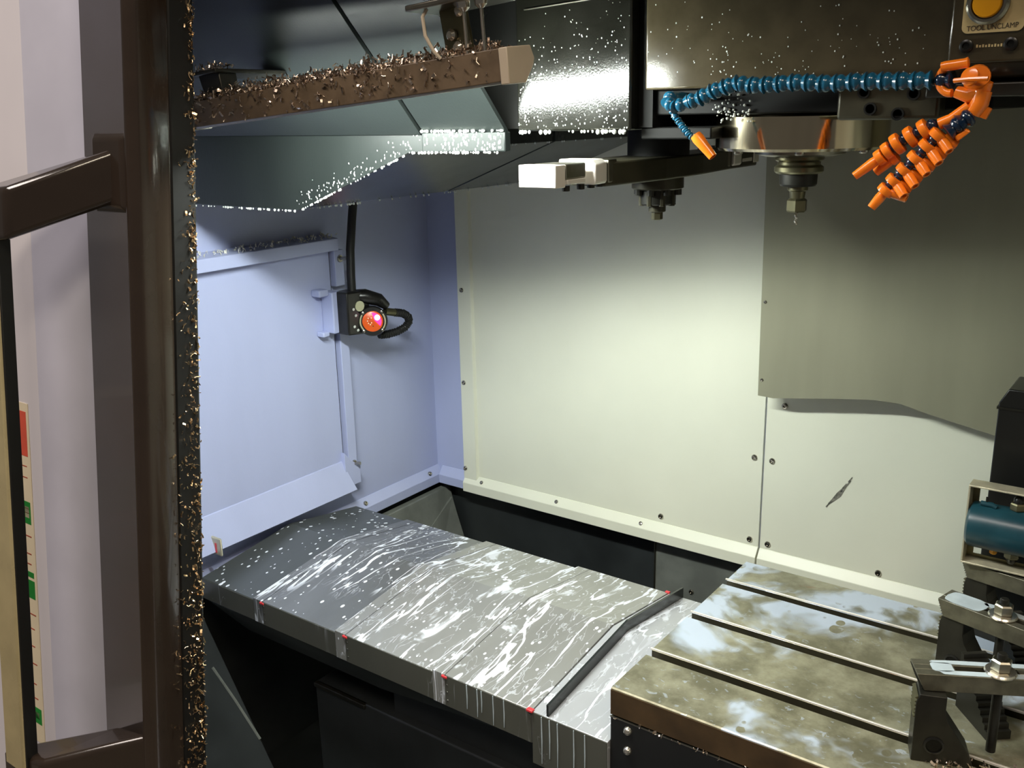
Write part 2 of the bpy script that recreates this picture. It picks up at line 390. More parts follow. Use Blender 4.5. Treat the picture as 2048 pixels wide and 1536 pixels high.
# --- right wall, ceiling, front sill and header (mostly out of view)
struct(MB().box(1.3, 1.33, -.40, YB+.05, -.66, 1.2).build('wall_right', 'cream_paint'), 'cream right enclosure wall')
struct(MB().box(XL-.03, 1.33, -.27, YB+.05, 1.2, 1.22).build('ceiling', 'dark_paint'), 'dark enclosure roof')
struct(MB().box(-1.3, 1.33, -.50, -.46, -1.0, -.34).build('wall_front', 'door_white'), 'white machine front below the door opening')

# --- column cover: big stainless sheet in front of the back wall, right
cc = thing('column_cover', (.5, .76, .25), 'large grey stainless column cover sheet in front of cream back wall', 'cover')
poly = [(-.095, 1.15), (-.084, .256), (-.052, .255), (.081, .275), (.146, .283), (.193, .283), (.247, .271), (.362, .250), (.60, .195), (1.25, .195), (1.25, 1.15)]
MB().prism(poly, 'y', .725, .730).build('sheet', 'column_steel', cc)
MB().box(.0, 1.2, .730, .79, .55, 1.1).build('backing', 'dark_paint', cc)
for x, z in ((-.078, .45), (-.077, .29)): screw(cc, (x, .725, z), (0, -1, 0), .0035)

# --- access panel on the left wall
ap = thing('access_panel', (XL, .1, -.05), 'pale blue access panel with sloped ledge bolted on left wall', 'panel')
MB().box(XL, XL+.022, -.33, .432, -.02, .53).build('panel_sheet', 'blue_grey', ap, bevel=.001)
MB().prism([(XL, .53), (XL+.046, .53), (XL+.046, .557), (XL, .564)], 'y', -.33, .442).build('top_ledge', 'blue_grey', ap, bevel=.0015)
MB().hexa([(XL, -.33, -.052), (XL+.052, -.33, -.052), (XL+.052, .445, -.052), (XL, .445, -.052), (XL, -.33, .022), (XL+.024, -.33, .022), (XL+.024, .425, .022), (XL, .425, .022)]).build('bottom_ledge', 'blue_grey', ap, bevel=.002)
for z0, z1 in ((.445, .528), (-.03, .345)):
    MB().box(XL, XL+.03, .442, .470, z0, z1).build('edge_channel', 'blue_grey', ap, bevel=.0015)
MB().box(XL, XL+.012, .432, .442, -.02, .53).build('gap_strip', 'rubber', ap)  # black strip put in for the dark gap beside the panel
MB().prism([(.425, -.045), (.475, -.045), (.475, .0), (.445, .02), (.425, .045)], 'x', XL+.022, XL+.034).build('corner_gusset', 'blue_grey', ap, bevel=.001)
for y, z in ((.458, .508), (.458, .008)):
    b = MB().cyl((XL+.028, y, z), (XL+.046, y+.006, z+.001), .0042, 10); b.lathe([(.009, 0), (.008, .003)], (XL+.03, y, z), (1, 0, 0), 12)
    b.build('stud', 'screw_steel', ap)
c = MB()
for i in range(220): c.chip((XL+random.uniform(.006, .045), random.uniform(-.1, .44), .561+random.uniform(-.003, .007)), random.uniform(.005, .012))
stuff(tag(c.build('metal_chips', 'chip_pale'), 'fine metal chips lying along the top ledge of access panel', 'chips'), None)

# ================================================================== TOOL CHANGER COVER (shroud, upper left)
sh = thing('tool_changer_cover', (-.65, .4, .669), 'dark grey sheet metal tool changer cover overhanging left of spindle head', 'cover')
body = [(XL+.003, .671), (-.650, .671), (-.389, .769), (-.389, 1.19), (XL+.003, 1.19)]
MB().prism(body, 'y', .05, .438).build('housing', 'dark_paint', sh, bevel=.001)
MB().prism(body, 'y', .448, .782).build('housing', 'dark_paint', sh, bevel=.001)
inner = [(XL+.01, .681), (-.660, .681), (-.395, .779), (-.395, 1.18), (XL+.01, 1.18)]
MB().prism(inner, 'y', .438, .448).build('seam_core', 'black_paint', sh)  # black core filling the seam between the two housings
MB().prism([(XL+.003, .797), (XL+.003, .668), (-.648, .669), (-.389, .767), (-.358, .767), (-.358, .797)], 'y', .045, .05).build('front_plate', 'shroud_paint', sh, bevel=.0008)
MB().prism([(-.356, .797), (-.356, .767), (-.2, .769), (-.2, .797)], 'y', .036, .05).build('drip_plate', 'shroud_paint', sh, bevel=.002)
def slope(x0, x1, y0, z0, y1, z1, t):
    n = Vector((0, z1-z0, -(y1-y0))).normalized()*t*-1
    return MB().hexa([(x0, y0, z0), (x1, y0, z0), (x1, y1, z1), (x0, y1, z1)]+[(x, y-n.y, z-n.z) for x, y, z in ((x0, y0, z0), (x1, y0, z0), (x1, y1, z1), (x0, y1, z1))])
slope(XL+.003, -.3615, .045, .797, -.195, 1.0543, -.006).build('upper_panel', 'shroud_paint', sh)
p2 = slope(-.3535, -.2, .0445, .7985, -.195, 1.0553, -.006).build('upper_panel', 'shroud_paint', sh)
MB().lathe([(.006, 0), (.0055, .004), (.003, .004)], (-.333, .0225, .8215), (0, -.727, -.686), 12).build('plug', 'screw_steel', p2)
MB().box(XL+.003, -.2, -.196, -.19, 1.05, 1.195).build('top_plate', 'shroud_paint', sh)
MB().box(-.365, -.19, .06, .07, .80, 1.1).build('backing', 'black_paint', sh)  # black sheet added so the gaps between panels stay dark
dr = [((-.648, .043, .668), (-.389, .043, .766), 60), ((-.389, .043, .767), (-.358, .043, .767), 12), ((-.356, .035, .768), (-.2, .035, .769), 45), ((-1.0, .043, .667), (-.65, .043, .668), 60), ((-.648, .06, .670), (-.648, .78, .670), 60), ((-.389, .06, .769), (-.389, .78, .769), 30), ((-.356, .034, .799), (-.2, .034, .799), 60)]
droplets('droplets', dr, sh, (.0008, .0024))
b = MB()
for i in range(110):
    k = random.random(); base = Vector((-.648, .0, .669)).lerp(Vector((-.36, 0, .778)), k)
    off = abs(random.gauss(0, .011)); r = random.uniform(.0005, .0014)
    b.blob((base.x-off*.3+random.uniform(-.006, .006), .0445, base.z+.004+off), r, (1, .5, random.uniform(1, 2.2)))
for i in range(90):
    b.blob((random.uniform(-.355, -.202), .0355, random.uniform(.77, .796)), random.uniform(.0007, .0017), (1, .5, 1.8))
stuff(b.build('splash_droplets', 'droplet', sh, smooth=60), 'bright coolant splashes along the lower edge')

# ================================================================== WORK LAMP
lamp = thing('work_lamp', (-.318, -.158, .852), 'long brown bar work lamp covered in metal chips', 'lamp')
lamp.rotation_euler = (0, R(-4.7), R(1.2))
prof = [(-.024, -.018), (-.024, .018), (.022, .018), (.026, .012), (.024, .003), (.013, -.011), (-.006, -.0165), (-.009, -.020), (-.020, -.020)]
MB().prism(prof, 'x', -.283, .272).build('housing', 'lamp_brown', lamp, bevel=.001, local=True)
cap = [(-.026, -.022), (-.026, .018), (.022, .022), (.029, .008), (.026, .0), (.008, -.020)]
for x0, x1 in ((.272, .284), (-.294, -.283)): MB().prism(cap, 'x', x0, x1).build('end_cap', 'lamp_cap' if x0 > 0 else 'dull_steel', lamp, bevel=.0012, local=True)
MB().prism([(.0250, .0035), (.0140, -.0118), (-.0050, -.0175), (-.0050, -.0165), (.0130, -.0108), (.0240, .0035)], 'x', -.27, .265).build('lens', 'lamp_lens', lamp, local=True)
# brackets
br = MB(); br.box(.150, .262, -.035, .035, .074, .081); br.box(.19, .23, -.03, .03, .081, .10)
bo = br.build('bracket', 'dull_steel', lamp, bevel=.002, local=True)
MB().tube([(.176, -.026, .074), (.171, -.029, .066), (.173, -.030, .045), (.182, -.028, .026), (.188, -.024, .017)], .0022, 8).build('clamp_arm', 'lamp_cap', bo, local=True)
MB().hexa([(.175, .004, .018), (.215, .004, .018), (.215, .010, .018), (.175, .010, .018), (.168, .004, .083), (.208, .004, .083), (.208, .010, .083), (.168, .010, .083)]).build('clamp_plate', 'olive_steel', bo, bevel=.002, local=True)
for x, z in ((.188, .045), (.203, .07), (.196, .03)): MB().lathe([(.007, 0), (.007, .004), (.004, .007)], (x, .003, z), (0, -1, 0), 12).build('bolt', 'polished_steel', bo, local=True)
for x in (.225, .25):
    MB().cyl((x, -.02, .018), (x, -.02, .074), .0022, 8).build('stud', 'polished_steel', bo, local=True)
    MB().lathe([(.008, 0), (.007, .006), (.003, .010)], (x, -.02, .074), (0, 0, -1), 12).build('nut', 'polished_steel', bo, local=True)
bl2 = MB(); bl2.box(-.285, -.222, -.02, .112, .052, .058); bl2.hexa([(-.262, -.012, .018), (-.222, -.012, .018), (-.222, .02, .018), (-.262, .02, .018), (-.272, -.012, .054), (-.226, -.012, .054), (-.226, .02, .054), (-.272, .02, .054)])
b2 = bl2.build('bracket', 'dark_steel', lamp, bevel=.002, local=True)
MB().cyl((.21, .0, .10), (.21, .005, .34), .014, 12).build('hanger', 'black_paint', bo, local=True)
c = MB(); c2 = MB()
lm = Matrix.Translation((-.318, -.158, .852)) @ Euler((0, R(-4.7), R(1.2))).to_matrix().to_4x4()
for i in range(3000):
    x = random.uniform(-.285, .262); dens = 1.0-.55*max(0, (x-.0)/.26)
    if random.random() > dens: continue
    y = random.uniform(-.025, .02); z = .018+abs(random.gauss(0, .0065))*(1.3-abs(y)/.03)
    if random.random() < .07: y = -.0255; z = random.uniform(-.016, .018)
    p = lm @ Vector((x, y, z))
    (c if random.random() < .45 else c2).chip(p, random.uniform(.004, .0105))
for i in range(60):
    p = lm @ Vector((random.uniform(-.285, -.225), random.uniform(-.02, .02), .058+random.random()*.008)); c.chip(p, random.uniform(.004, .009))
stuff(tag(c.build('metal_chips', 'chip_metal'), 'bright metal chips piled along the top of work lamp', 'chips'))
stuff(tag(c2.build('metal_chips', 'chip_dark'), 'dull brown chips packed on the top of work lamp', 'chips'))

# ================================================================== SPINDLE HEAD
hd = thing('spindle_head', (.2, .3, .80), 'black wet spindle head box with blurred lamp reflections above table', 'spindle head')
MB().box(-.181, -.001, .040, .5, .797, 1.19).build('left_cover', 'wet_black', hd, bevel=.003)
MB().box(-.187, -.181, .052, .5, .797, 1.19).build('side_cover', 'black_paint', hd)
MB().box(-.001, .019, .062, .5, .80, 1.19).build('gap_shade', 'matte_black', hd)  # black filler paints in the shade of the gap between covers
MB().box(.019, .62, .040, .62, .846, 1.19).build('front_cover', 'head_brown', hd, bevel=.003)
MB().box(-.17, .42, .070, .58, .815, .846).build('lower_housing', 'matte_black', hd, bevel=.002)
MB().box(.36, .62, .03, .6, .828, .842).build('lower_lip', 'dark_steel', hd, bevel=.002)
MB().box(.0, .1, .066, .3, .785, .80).build('lower_plate', 'matte_black', hd, bevel=.002)
MB().cyl((-.165, .0385, .955), (-.02, .0385, .962), .0012, 6).build('weld_line', 'dull_steel', hd)
# manifold block right of the nose
mb = MB().box(.262, .372, .045, .16, .806, .848).build('coolant_block', 'arm_dark', hd, bevel=.004)
for x, z in ((.292, .836), (.300, .818), (.330, .812), (.345, .833)): MB().lathe([(.007, 0), (.007, .003), (.005, .003), (.0045, -.002)], (x, .045, z), (0, -1, 0), 14).build('port', 'black_paint', mb)
# spindle nose
SX, SY = .174, .178
MB().lathe([(.095, .846), (.095, .842), (.1, .838), (.1, .813)], (SX, SY, 0), (0, 0, 1), 48).build('nose_collar', 'dark_steel', hd)
nr = MB().lathe([(.1055, .814), (.109, .811), (.109, .7725), (.106, .769), (.07, .7675), (.06, .7675)], (SX, SY, 0), (0, 0, 1), 64).build('nose_ring', 'nose_steel', hd, smooth=25)
MB().lathe([(.058, .769), (.057, .763), (.044, .760)], (SX, SY, 0), (0, 0, 1), 40).build('nose_flange', 'dull_steel', hd)
for a in range(6):
    an = R(a*60-70); screw(hd, (SX+.088*math.cos(an), SY+.088*math.sin(an), .768), (0, 0, -1), .006)
# droplets on the head
b = MB()
for i in range(420):
    x = random.uniform(-.178, -.004); z = .80+abs(random.gauss(0, .075))
    if z > .98: continue
    b.blob((x, .0395, z), random.uniform(.0003, .0010)*(1.5 if random.random() < .1 else 1), (1, .45, 1.3))
for i in range(150):
    x = random.uniform(.022, .36); z = .852+abs(random.gauss(0, .05))
    if z > .98: continue
    b.blob((x, .0395, z), random.uniform(.0004, .0010), (1, .45, 1.3))
for i in range(60): b.blob((random.uniform(.10, .155), random.uniform(.065, .0695), random.uniform(.805, .845)), random.uniform(.0008, .002))
stuff(b.build('droplets', 'droplet', hd, smooth=60), 'fine coolant spray on the black covers')
droplets('drip_droplets', [((-.18, .039, .797), (-.003, .039, .797), 34)], hd, (.001, .0034))

# tool holder held in the spindle
th = thing('tool_holder', (SX, SY, .69), 'steel tool holder with hex collet nut and small drill in spindle', 'tool holder')
MB().lathe([(.0225, .764), (.0315, .7605), (.0315, .7555), (.0275, .7525), (.0275, .7490), (.0315, .7460), (.0315, .7405), (.029, .738), (.0255, .737)], (SX, SY, 0), (0, 0, 1), 40).build('flange', 'olive_steel', th, smooth=25)
MB().lathe([(.0245, .738), (.0240, .724), (.0225, .7215), (.013, .7205)], (SX, SY, 0), (0, 0, 1), 36).build('body', 'dark_steel', th, smooth=25)
MB().lathe([(.0130, .7215), (.0130, .7160), (.0105, .7145), (.0095, .7055), (.0115, .7040)], (SX, SY, 0), (0, 0, 1), 28).build('neck', 'olive_steel', th, smooth=25)
MB().lathe([(.0118, .7045), (.0138, .7025), (.0138, .6895), (.0120, .6875), (.006, .687)], (SX, SY, 0), (0, 0, 1), 6, ph=.2).build('collet_nut', 'olive_steel', th)
dp = [(SX+.0012*math.cos(k*.9), SY+.0012*math.sin(k*.9), .687-k*.0011) for k in range(16)]
MB().tube(dp, [.0016]*14+[.0012, .0004], 8).build('drill', 'polished_steel', th)

# ================================================================== TOOL CHANGE ARM
AX, AY = -.062, .233
arm = thing('tool_change_arm', (AX, AY, .70), 'dark twin ended tool change arm with bright steel gripper under head', 'tool changer')
ap_ = [(AX-.028, AY-.20), (AX-.045, AY-.06), (AX-.045, AY+.06), (AX-.028, AY+.20), (AX-.026, AY+.315), (AX+.026, AY+.315), (AX+.028, AY+.20), (AX+.045, AY+.06), (AX+.045, AY-.06), (AX+.028, AY-.20)]
MB().prism(ap_, 'z', .725, .757).build('arm_bar', 'arm_dark', arm, bevel=.003)
MB().cyl((AX, AY, .757), (AX, AY, .796), .046, 28).build('drive_shaft', 'matte_black', arm)
def gripper(sgn):
    g = MB().box(AX-.028, AX+.028, *sorted((AY+sgn*.296, AY+sgn*.318)), .731, .759).build('gripper', 'bright_steel', arm, bevel=.0012)
    MB().box(AX-.024, AX+.0262, *sorted((AY+sgn*.245, AY+sgn*.292)), .740, .759).build('jaw', 'dull_steel', g, bevel=.002)
    MB().box(AX-.02, AX+.0275, *sorted((AY+sgn*.248, AY+sgn*.290)), .734, .740).build('jaw_insert', 'bright_steel', g, bevel=.001)
    MB().prism([(AX-.024, .730), (AX+.031, .730), (AX+.033, .734), (AX+.033, .756), (AX+.026, .762), (AX-.024, .762)], 'y', *sorted((AY+sgn*.203, AY+sgn*.233))).build('plunger_block', 'bright_steel', g, bevel=.002)
    MB().box(AX-.02, AX+.030, *sorted((AY+sgn*.173, AY+sgn*.195)), .730, .760).build('wedge', 'dull_steel', g, bevel=.0015)
    for q in (.28, .245, .22, .198, .182): MB().lathe([(.0052, 0), (.0052, .007), (.003, .0075), (.003, .004)], (AX+.018, AY+sgn*q, .732), (0, 0, -1), 10).build('cap_screw', 'dark_steel', g)
gripper(-1); gripper(1)
hub = MB().lathe([(.039, .725), (.039, .709), (.036, .707)], (AX, AY, 0), (0, 0, 1), 32).build('hub', 'arm_dark', arm, smooth=25)
for k in range(8):
    a = R(k*45+10); MB().lathe([(.0062, 0), (.0062, .011), (.0034, .0112)], (AX+.031*math.cos(a), AY+.031*math.sin(a), .710), (0, 0, -1), 10).build('cap_screw', 'dark_steel', hub)
MB().lathe([(.027, .710), (.027, .686), (.025, .684)], (AX, AY, 0), (0, 0, 1), 28).build('hub_cap', 'dark_steel', arm, smooth=25)
for k in range(8):
    a = R(k*45); MB().lathe([(.005, 0), (.005, .024), (.003, .0245)], (AX+.024*math.cos(a), AY+.024*math.sin(a), .707), (0, 0, -1), 8).build('cap_screw', 'arm_dark', hub)
MB().lathe([(.013, .685), (.013, .674), (.012, .673)], (AX, AY, 0), (0, 0, 1), 20).build('centre_boss', 'arm_dark', arm)
MB().lathe([(.0085, .674), (.0085, .662), (.0075, .661)], (AX, AY, 0), (0, 0, 1), 6).build('centre_bolt', 'olive_steel', arm)

# ================================================================== COOLANT LINES
def bead(parent, p, q, r, m, name='segment'):
    """one ball-and-socket hose segment: ball end, waist and flared socket"""
    p = Vector(p); q = Vector(q); L = (q-p).length
    return MB().lathe([(r*.55, -L*.05), (r*.86, L*.10), (r*.98, L*.30), (r*.9, L*.46), (r*.68, L*.60), (r*.78, L*.72), (r*1.05, L*.97), (r*.8, L*1.02)], p, q-p, 14).build(name, m, parent, smooth=50)
H = [(.0707, .012, .8388), (.0702, .004, .8319), (.0757, -.004, .826), (.0837, -.004, .8247), (.0929, -.002, .8274), (.102, 0, .8306), (.1116, 0, .8321), (.1211, 0, .8369), (.1298, 0, .8406), (.141, 0, .8447), (.1508, 0, .8467), (.1605, 0, .8496), (.1695, 0, .8484), (.1795, 0, .8462), (.1896, 0, .8462), (.2002, 0, .8466), (.2118, 0, .8471), (.2221, 0, .8481), (.2324, 0, .8478), (.2431, 0, .8474), (.2532, 0, .8465), (.2637, 0, .8451), (.2735, 0, .8453), (.2837, 0, .846), (.2938, 0, .8462), (.3038, 0, .8464), (.3137, 0, .8465), (.3235, 0, .8462), (.3338, 0, .8458), (.3439, 0, .8455), (.3554, 0, .8451), (.3662, 0, .8452), (.3783, 0, .8453)]
hs = thing('coolant_hose', (.22, 0, .845), 'blue segmented coolant hose running across the front of spindle head', 'hose')
def resample(P, step):
    P = [Vector(p) for p in P]; out = [P[0]]; acc = 0
    for a, b in zip(P, P[1:]):
        L = (b-a).length; t = step-acc
        while t <= L: out.append(a.lerp(b, t/L)); t += step
        acc = (acc+L) % step
    return out
HR = resample(H, .0162)
for i in range(len(HR)-1): bead(hs, HR[i], HR[i+1], .0098 if i > 2 else .0088, 'blue_plastic')
T = [(.0757, .004, .822), (.0793, .006, .8143), (.0838, .006, .809), (.0883, .006, .8037), (.0935, .004, .799), (.0985, .002, .7949), (.1035, 0, .791), (.1085, 0, .7885)]
for i in range(len(T)-1): bead(hs, T[i], T[i+1], .0046, 'blue_plastic')
MB().lathe([(.0068, 0), (.0074, .006), (.0064, .016), (.0052, .034), (.0046, .034), (.004, .028)], (.1105, 0, .7915), (.0234, 0, -.0250), 18).build('nozzle', 'orange_plastic', hs, smooth=40)
MB().cyl((.0707, .012, .8388), (.0715, .075, .836), .005, 10).build('inlet', 'blue_plastic', hs)

mf = thing('nozzle_manifold', (.38, -.01, .80), 'bright orange multi nozzle coolant manifold hanging right of the spindle', 'nozzles')
def ring_nozzle(p, d, nozz, R0=.0105, L=.020, w=.0085):
    """orange collar on the line with one or two stub nozzles"""
    p = Vector(p); d = Vector(d).normalized()
    c = MB().lathe([(R0*.72, -w*.5), (R0, -w*.42), (R0*1.04, 0), (R0, w*.42), (R0*.72, w*.5), (R0*.7, w*.1)], p, d, 20).build('collar', 'orange_plastic', mf, smooth=40)
    for nd, k in nozz:
        nd = Vector(nd).normalized()
        MB().lathe([(.0052, R0*.6), (.0056, R0*1.1), (.0048, R0+L*k*.8), (.0046, R0+L*k), (.0028, R0+L*k), (.0026, R0+L*k*.7)], p, nd, 14).build('nozzle', 'orange_plastic', c, smooth=40)
    return c
def navy(p, q, r=.0085): return bead(mf, p, q, r, 'navy_plastic', 'joint')
# valve with C shaped handle at the end of the blue hose
navy((.3783, 0, .8453), (.394, -.004, .845), .0088)
v1 = MB().torus((.3935, -.006, .8455), (.25, 1, 0), .0135, .0042, 18, 8, (-95, 100)).build('valve_body', 'orange_plastic', mf, smooth=50)
MB().lathe([(.0046, 0), (.0052, .004), (.005, .022), (.0058, .025), (.003, .0262)], (.383, -.010, .8575), (1, .05, .12), 14).build('valve_lever', 'orange_plastic', v1, smooth=50)
MB().lathe([(.009, -.012), (.012, -.006), (.012, .006), (.0095, .012)], (.4175, -.012, .846), (.45, -.9, .1), 20).build('valve_body', 'orange_plastic', mf, smooth=50)
v2 = MB().lathe([(.009, 0), (.0088, .003), (.006, .004)], (.4145, -.0235, .8465), (-.3, -.9, .2), 20).build('valve_cap', 'orange_plastic', mf, smooth=50)
MB().tube([(.400, -.026, .8435), (.415, -.03, .8445), (.4315, -.03, .8445)], .0024, 8).build('valve_lever', 'orange_plastic', v2)
MB().tube([(.399, -.006, .833), (.412, -.008, .829), (.424, -.010, .832), (.4265, -.012, .842)], [.006, .008, .0085, .007], 12).build('elbow', 'orange_plastic', mf, smooth=50)
MB().tube([(.424, -.010, .833), (.4225, -.010, .822), (.4165, -.010, .812)], [.009, .0088, .008], 14).build('elbow', 'orange_plastic', mf, smooth=50)
MB().tube([(.4135, -.012, .819), (.398, -.012, .807), (.387, -.012, .802)], [.0055, .0055, .006], 10).build('branch', 'orange_plastic', mf, smooth=50)
MB().cyl((.4285, -.004, .818), (.424, -.004, .808), .0055, 12).build('stub', 'orange_plastic', mf)
navy((.417, -.012, .810), (.406, -.016, .802), .010); navy((.4085, -.014, .8035), (.397, -.018, .7935), .0095)
MB().hexa([(.4005, -.012, .7905), (.404, -.020, .789), (.414, -.020, .797), (.411, -.012, .799), (.4045, -.012, .786), (.408, -.020, .7845), (.4195, -.020, .7945), (.4165, -.012, .7965)]).build('valve_lever', 'orange_plastic', mf, bevel=.0015)
dl = (-.78, 0, -.55)
for p in ((.3735, -.012, .7965), (.3605, -.012, .7895), (.3475, -.012, .7825), (.338, -.012, .7755)):
    navy((p[0]+.010, p[1], p[2]+.0065), (p[0]-.002, p[1], p[2]-.001), .0072)
    ring_nozzle(p, dl, [], .0112 if p[0] > .34 else .009, .02)
ring_nozzle((.331, -.012, .7685), dl, [((-.72, -.2, -.6), 1.15)], .0085, .02)
ring_nozzle((.343, -.004, .768), dl, [((-.70, 0, -.62), .9)], .0075, .018)
ch = [(.3880, -.016, .7910), (.3790, -.017, .7800), (.3690, -.018, .7680), (.3585, -.018, .7560), (.3490, -.018, .7450), (.3415, -.018, .7350)]
for i, p in enumerate(ch):
    if i < len(ch)-1: navy(p, ch[i+1], .0068)
    dd = (-.62, 0, -.75)
    ring_nozzle(p, dd, [((.62, -.35, -.70), .62+.05*(i % 2)), ((.80, .25, -.45), .55)] if i < 5 else [((-.55, -.2, -.8), .7), ((.95, 0, -.35), .7)], .0098 if i < 3 else .0090, .02)
# ================================================================== TOOL UNCLAMP BOX
bx = thing('button_box', (.42, .02, .86), 'dark control box with amber TOOL UNCLAMP push button on spindle head', 'control box')
MB().box(.381, .475, .02, .040, .8605, 1.0).build('case', 'head_brown', bx, bevel=.003)
def rounded(x0, x1, z0, z1, r, n=5):
    pts = []
    for cx, cz, a0 in ((x1-r, z1-r, 0), (x0+r, z1-r, 90), (x0+r, z0+r, 180), (x1-r, z0+r, 270)):
        pts += [(cx+r*math.cos(R(a0+90*i/n)), cz+r*math.sin(R(a0+90*i/n))) for i in range(n+1)]
    return pts
pt = MB().prism(rounded(.3925, .4495, .8895, .951, .006), 'y', .0180, .0202).build('name_plate', 'tan_plate', bx)
MB().lathe([(.0200, 0), (.0200, .005), (.0175, .008), (.0150, .008), (.0140, .005)], (.4155, .018, .9165), (0, -1, 0), 36).build('button_ring', 'dull_steel', bx, smooth=35)
MB().lathe([(.0135, 0), (.0135, .008), (.0125, .0095), (.009, .010)], (.4155, .018, .9165), (0, -1, 0), 32).build('button', 'amber_button', bx, smooth=40)
def text(body, size, loc, m, parent, name='lettering', rot=(math.pi/2, 0, 0), squeeze=1.0):
    cu = bpy.data.curves.new(name, 'FONT'); cu.body = body; cu.size = size; cu.extrude = .0002; cu.align_x = 'CENTER'
    t = bpy.data.objects.new(name, cu); COL.objects.link(t)
    dg = bpy.context.evaluated_depsgraph_get(); me = bpy.data.meshes.new_from_object(t.evaluated_get(dg))
    bpy.data.objects.remove(t); bpy.data.curves.remove(cu)
    me.materials.clear(); me.materials.append(MATS[m]); me.name = name
    o = bpy.data.objects.new(name, me); COL.objects.link(o); o.parent = parent
    o.location = Vector(loc)-ORG[parent.name]; o.rotation_euler = rot; o.scale = (squeeze, 1, 1)
    return o
text('TOOL UNCLAMP', .0072, (.4210, .0178, .8922), 'ink', pt, rot=(math.pi/2, R(-1.5), 0), squeeze=.86)
for x in (.3985, .4395): MB().lathe([(.0065, 0), (.0065, .004), (.0045, .005), (.0035, .005), (.003, .002)], (x, .0205, .8775), (0, -1, 0), 16).build('screw', 'black_paint', bx)
for k in range(9):
    x = .4075+k*.0028; MB().box(x, x+.0017, .0196, .0203, .8757, .8785-.0006*(k % 2)).build('engraving', 'tan_plate', bx)

# ================================================================== TELESCOPIC WAY COVER
wc = thing('way_cover', (-.5, .22, -.15), 'grey telescopic way cover streaked with milky coolant left of table', 'way cover')
def wprof(i):
    dz = -.0042*i; dy = .002*i
    return [(-.007+dy, -.150), (-.007+dy, -.090+dz), (.243, -.057+dz), (.4576-dy, -.0885+dz), (.4576-dy, -.150)]
XS = [-.1405, -.3184, -.5585, -.793, -.99]
mats = ['cover_wet_glare', 'cover_wet_glare', 'cover_mid', 'cover_dry']
for i in range(4):
    s = MB().prism(wprof(i), 'x', XS[i+1]-.03 if i < 3 else XS[i+1], XS[i]).build('cover_segment', mats[i], wc, bevel=.0008)
    MB().box(XS[i+1]-.002, XS[i]-.0005, wprof(i)[0][0]-.0012, wprof(i)[0][0]+.0005, -.149, wprof(i)[1][1]-.0015).build('shade_skirt', 'cover_side_shade', s)  # thin overlay carrying the painted shade of the front face
    # wiper lip on the free edge of each segment
    p = wprof(i); x = XS[i+1]
    if i < 3:
        MB().prism([(p[1][0], p[1][1]), (p[2][0], p[2][1]), (p[3][0], p[3][1]), (p[3][0], p[3][1]-.003), (p[2][0], p[2][1]-.003), (p[1][0], p[1][1]-.003)], 'x', x-.0025, x-.0005).build('wiper_lip', 'rubber', s)
    for z in (-.108, -.122, -.138): MB().lathe([(.0022, 0), (.0018, .0015), (.0006, .002)], (XS[i]+.004 if i == 0 else XS[i]+.003, p[0][0]-.0002+(-.002 if i else 0), z), (0, -1, 0), 8).build('rivet', 'screw_steel', s)
    MB().box(XS[i]-.008, XS[i]+.004, p[0][0]-.005, p[0][0]+.003, p[1][1]-.002, p[1][1]+.0025).build('wiper_tip', 'red_tip', s, bevel=.001)
    MB().box(XS[i]-.006, XS[i]+.003, p[3][0]-.002, p[3][0]+.004, p[3][1]-.002, p[3][1]+.0025).build('wiper_tip', 'red_tip', s, bevel=.001)
# end apron fixed to the table, with the raised dark lip
ao = [(-.008, -.185), (-.008, -.0905), (.243, -.0585), (.4576, -.0895), (.4576, -.185)]
MB().prism(ao, 'x', -.1385, -.0005).build('end_apron', 'apron_wet', wc, bevel=.0008)
MB().box(-.138, -.001, -.0095, -.0075, -.184, -.0915).build('shade_skirt', 'cover_side_shade', wc)
fl = MB(); P0 = [(-.0065, -.089), (.243, -.057), (.4586, -.0875)]; hh = .019
for (ya, za), (yb, zb) in zip(P0, P0[1:]):
    fl.hexa([(-.1125, ya, za-.003), (-.1085, ya, za-.003), (-.1085, yb, zb-.003), (-.1125, yb, zb-.003), (-.1125, ya, za+hh), (-.1085, ya, za+hh), (-.1085, yb, zb+hh), (-.1125, yb, zb+hh)])
fl.build('end_lip', 'dark_paint', wc, smooth=20)
for x, L, yy in ((-.348, .05, -.0045), (-.336, .055, -.0045), (-.272, .045, -.0088), (-.25, .052, -.0088), (-.241, .04, -.0088), (-.217, .055, -.0088), (-.195, .05, -.0088), (-.62, .05, -.0025), (-.66, .03, -.0025), (-.12, .085, -.0100), (-.105, .07, -.0100), (-.09, .08, -.0100), (-.06, .085, -.0100), (-.04, .07, -.0100)):
    zt = -.093 if x > -.14 else wprof([k for k in range(4) if XS[k+1] <= x <= XS[k]][0])[1][1]-.002
    MB().tube([(x, yy, zt), (x+.0008, yy-.0002, zt-L*.5), (x+.0002, yy-.0002, zt-L)], [.0009, .0011, .0005], 6).build('coolant_drip', 'milky_coolant', wc)
g = MB().box(-.988, -.955, .028, .034, -.058, -.018).build('wiper_clip', 'fixture_steel', wc, bevel=.003)
MB().box(-.973, -.968, .0272, .028, -.052, -.03).build('mark', 'red_tip', g)
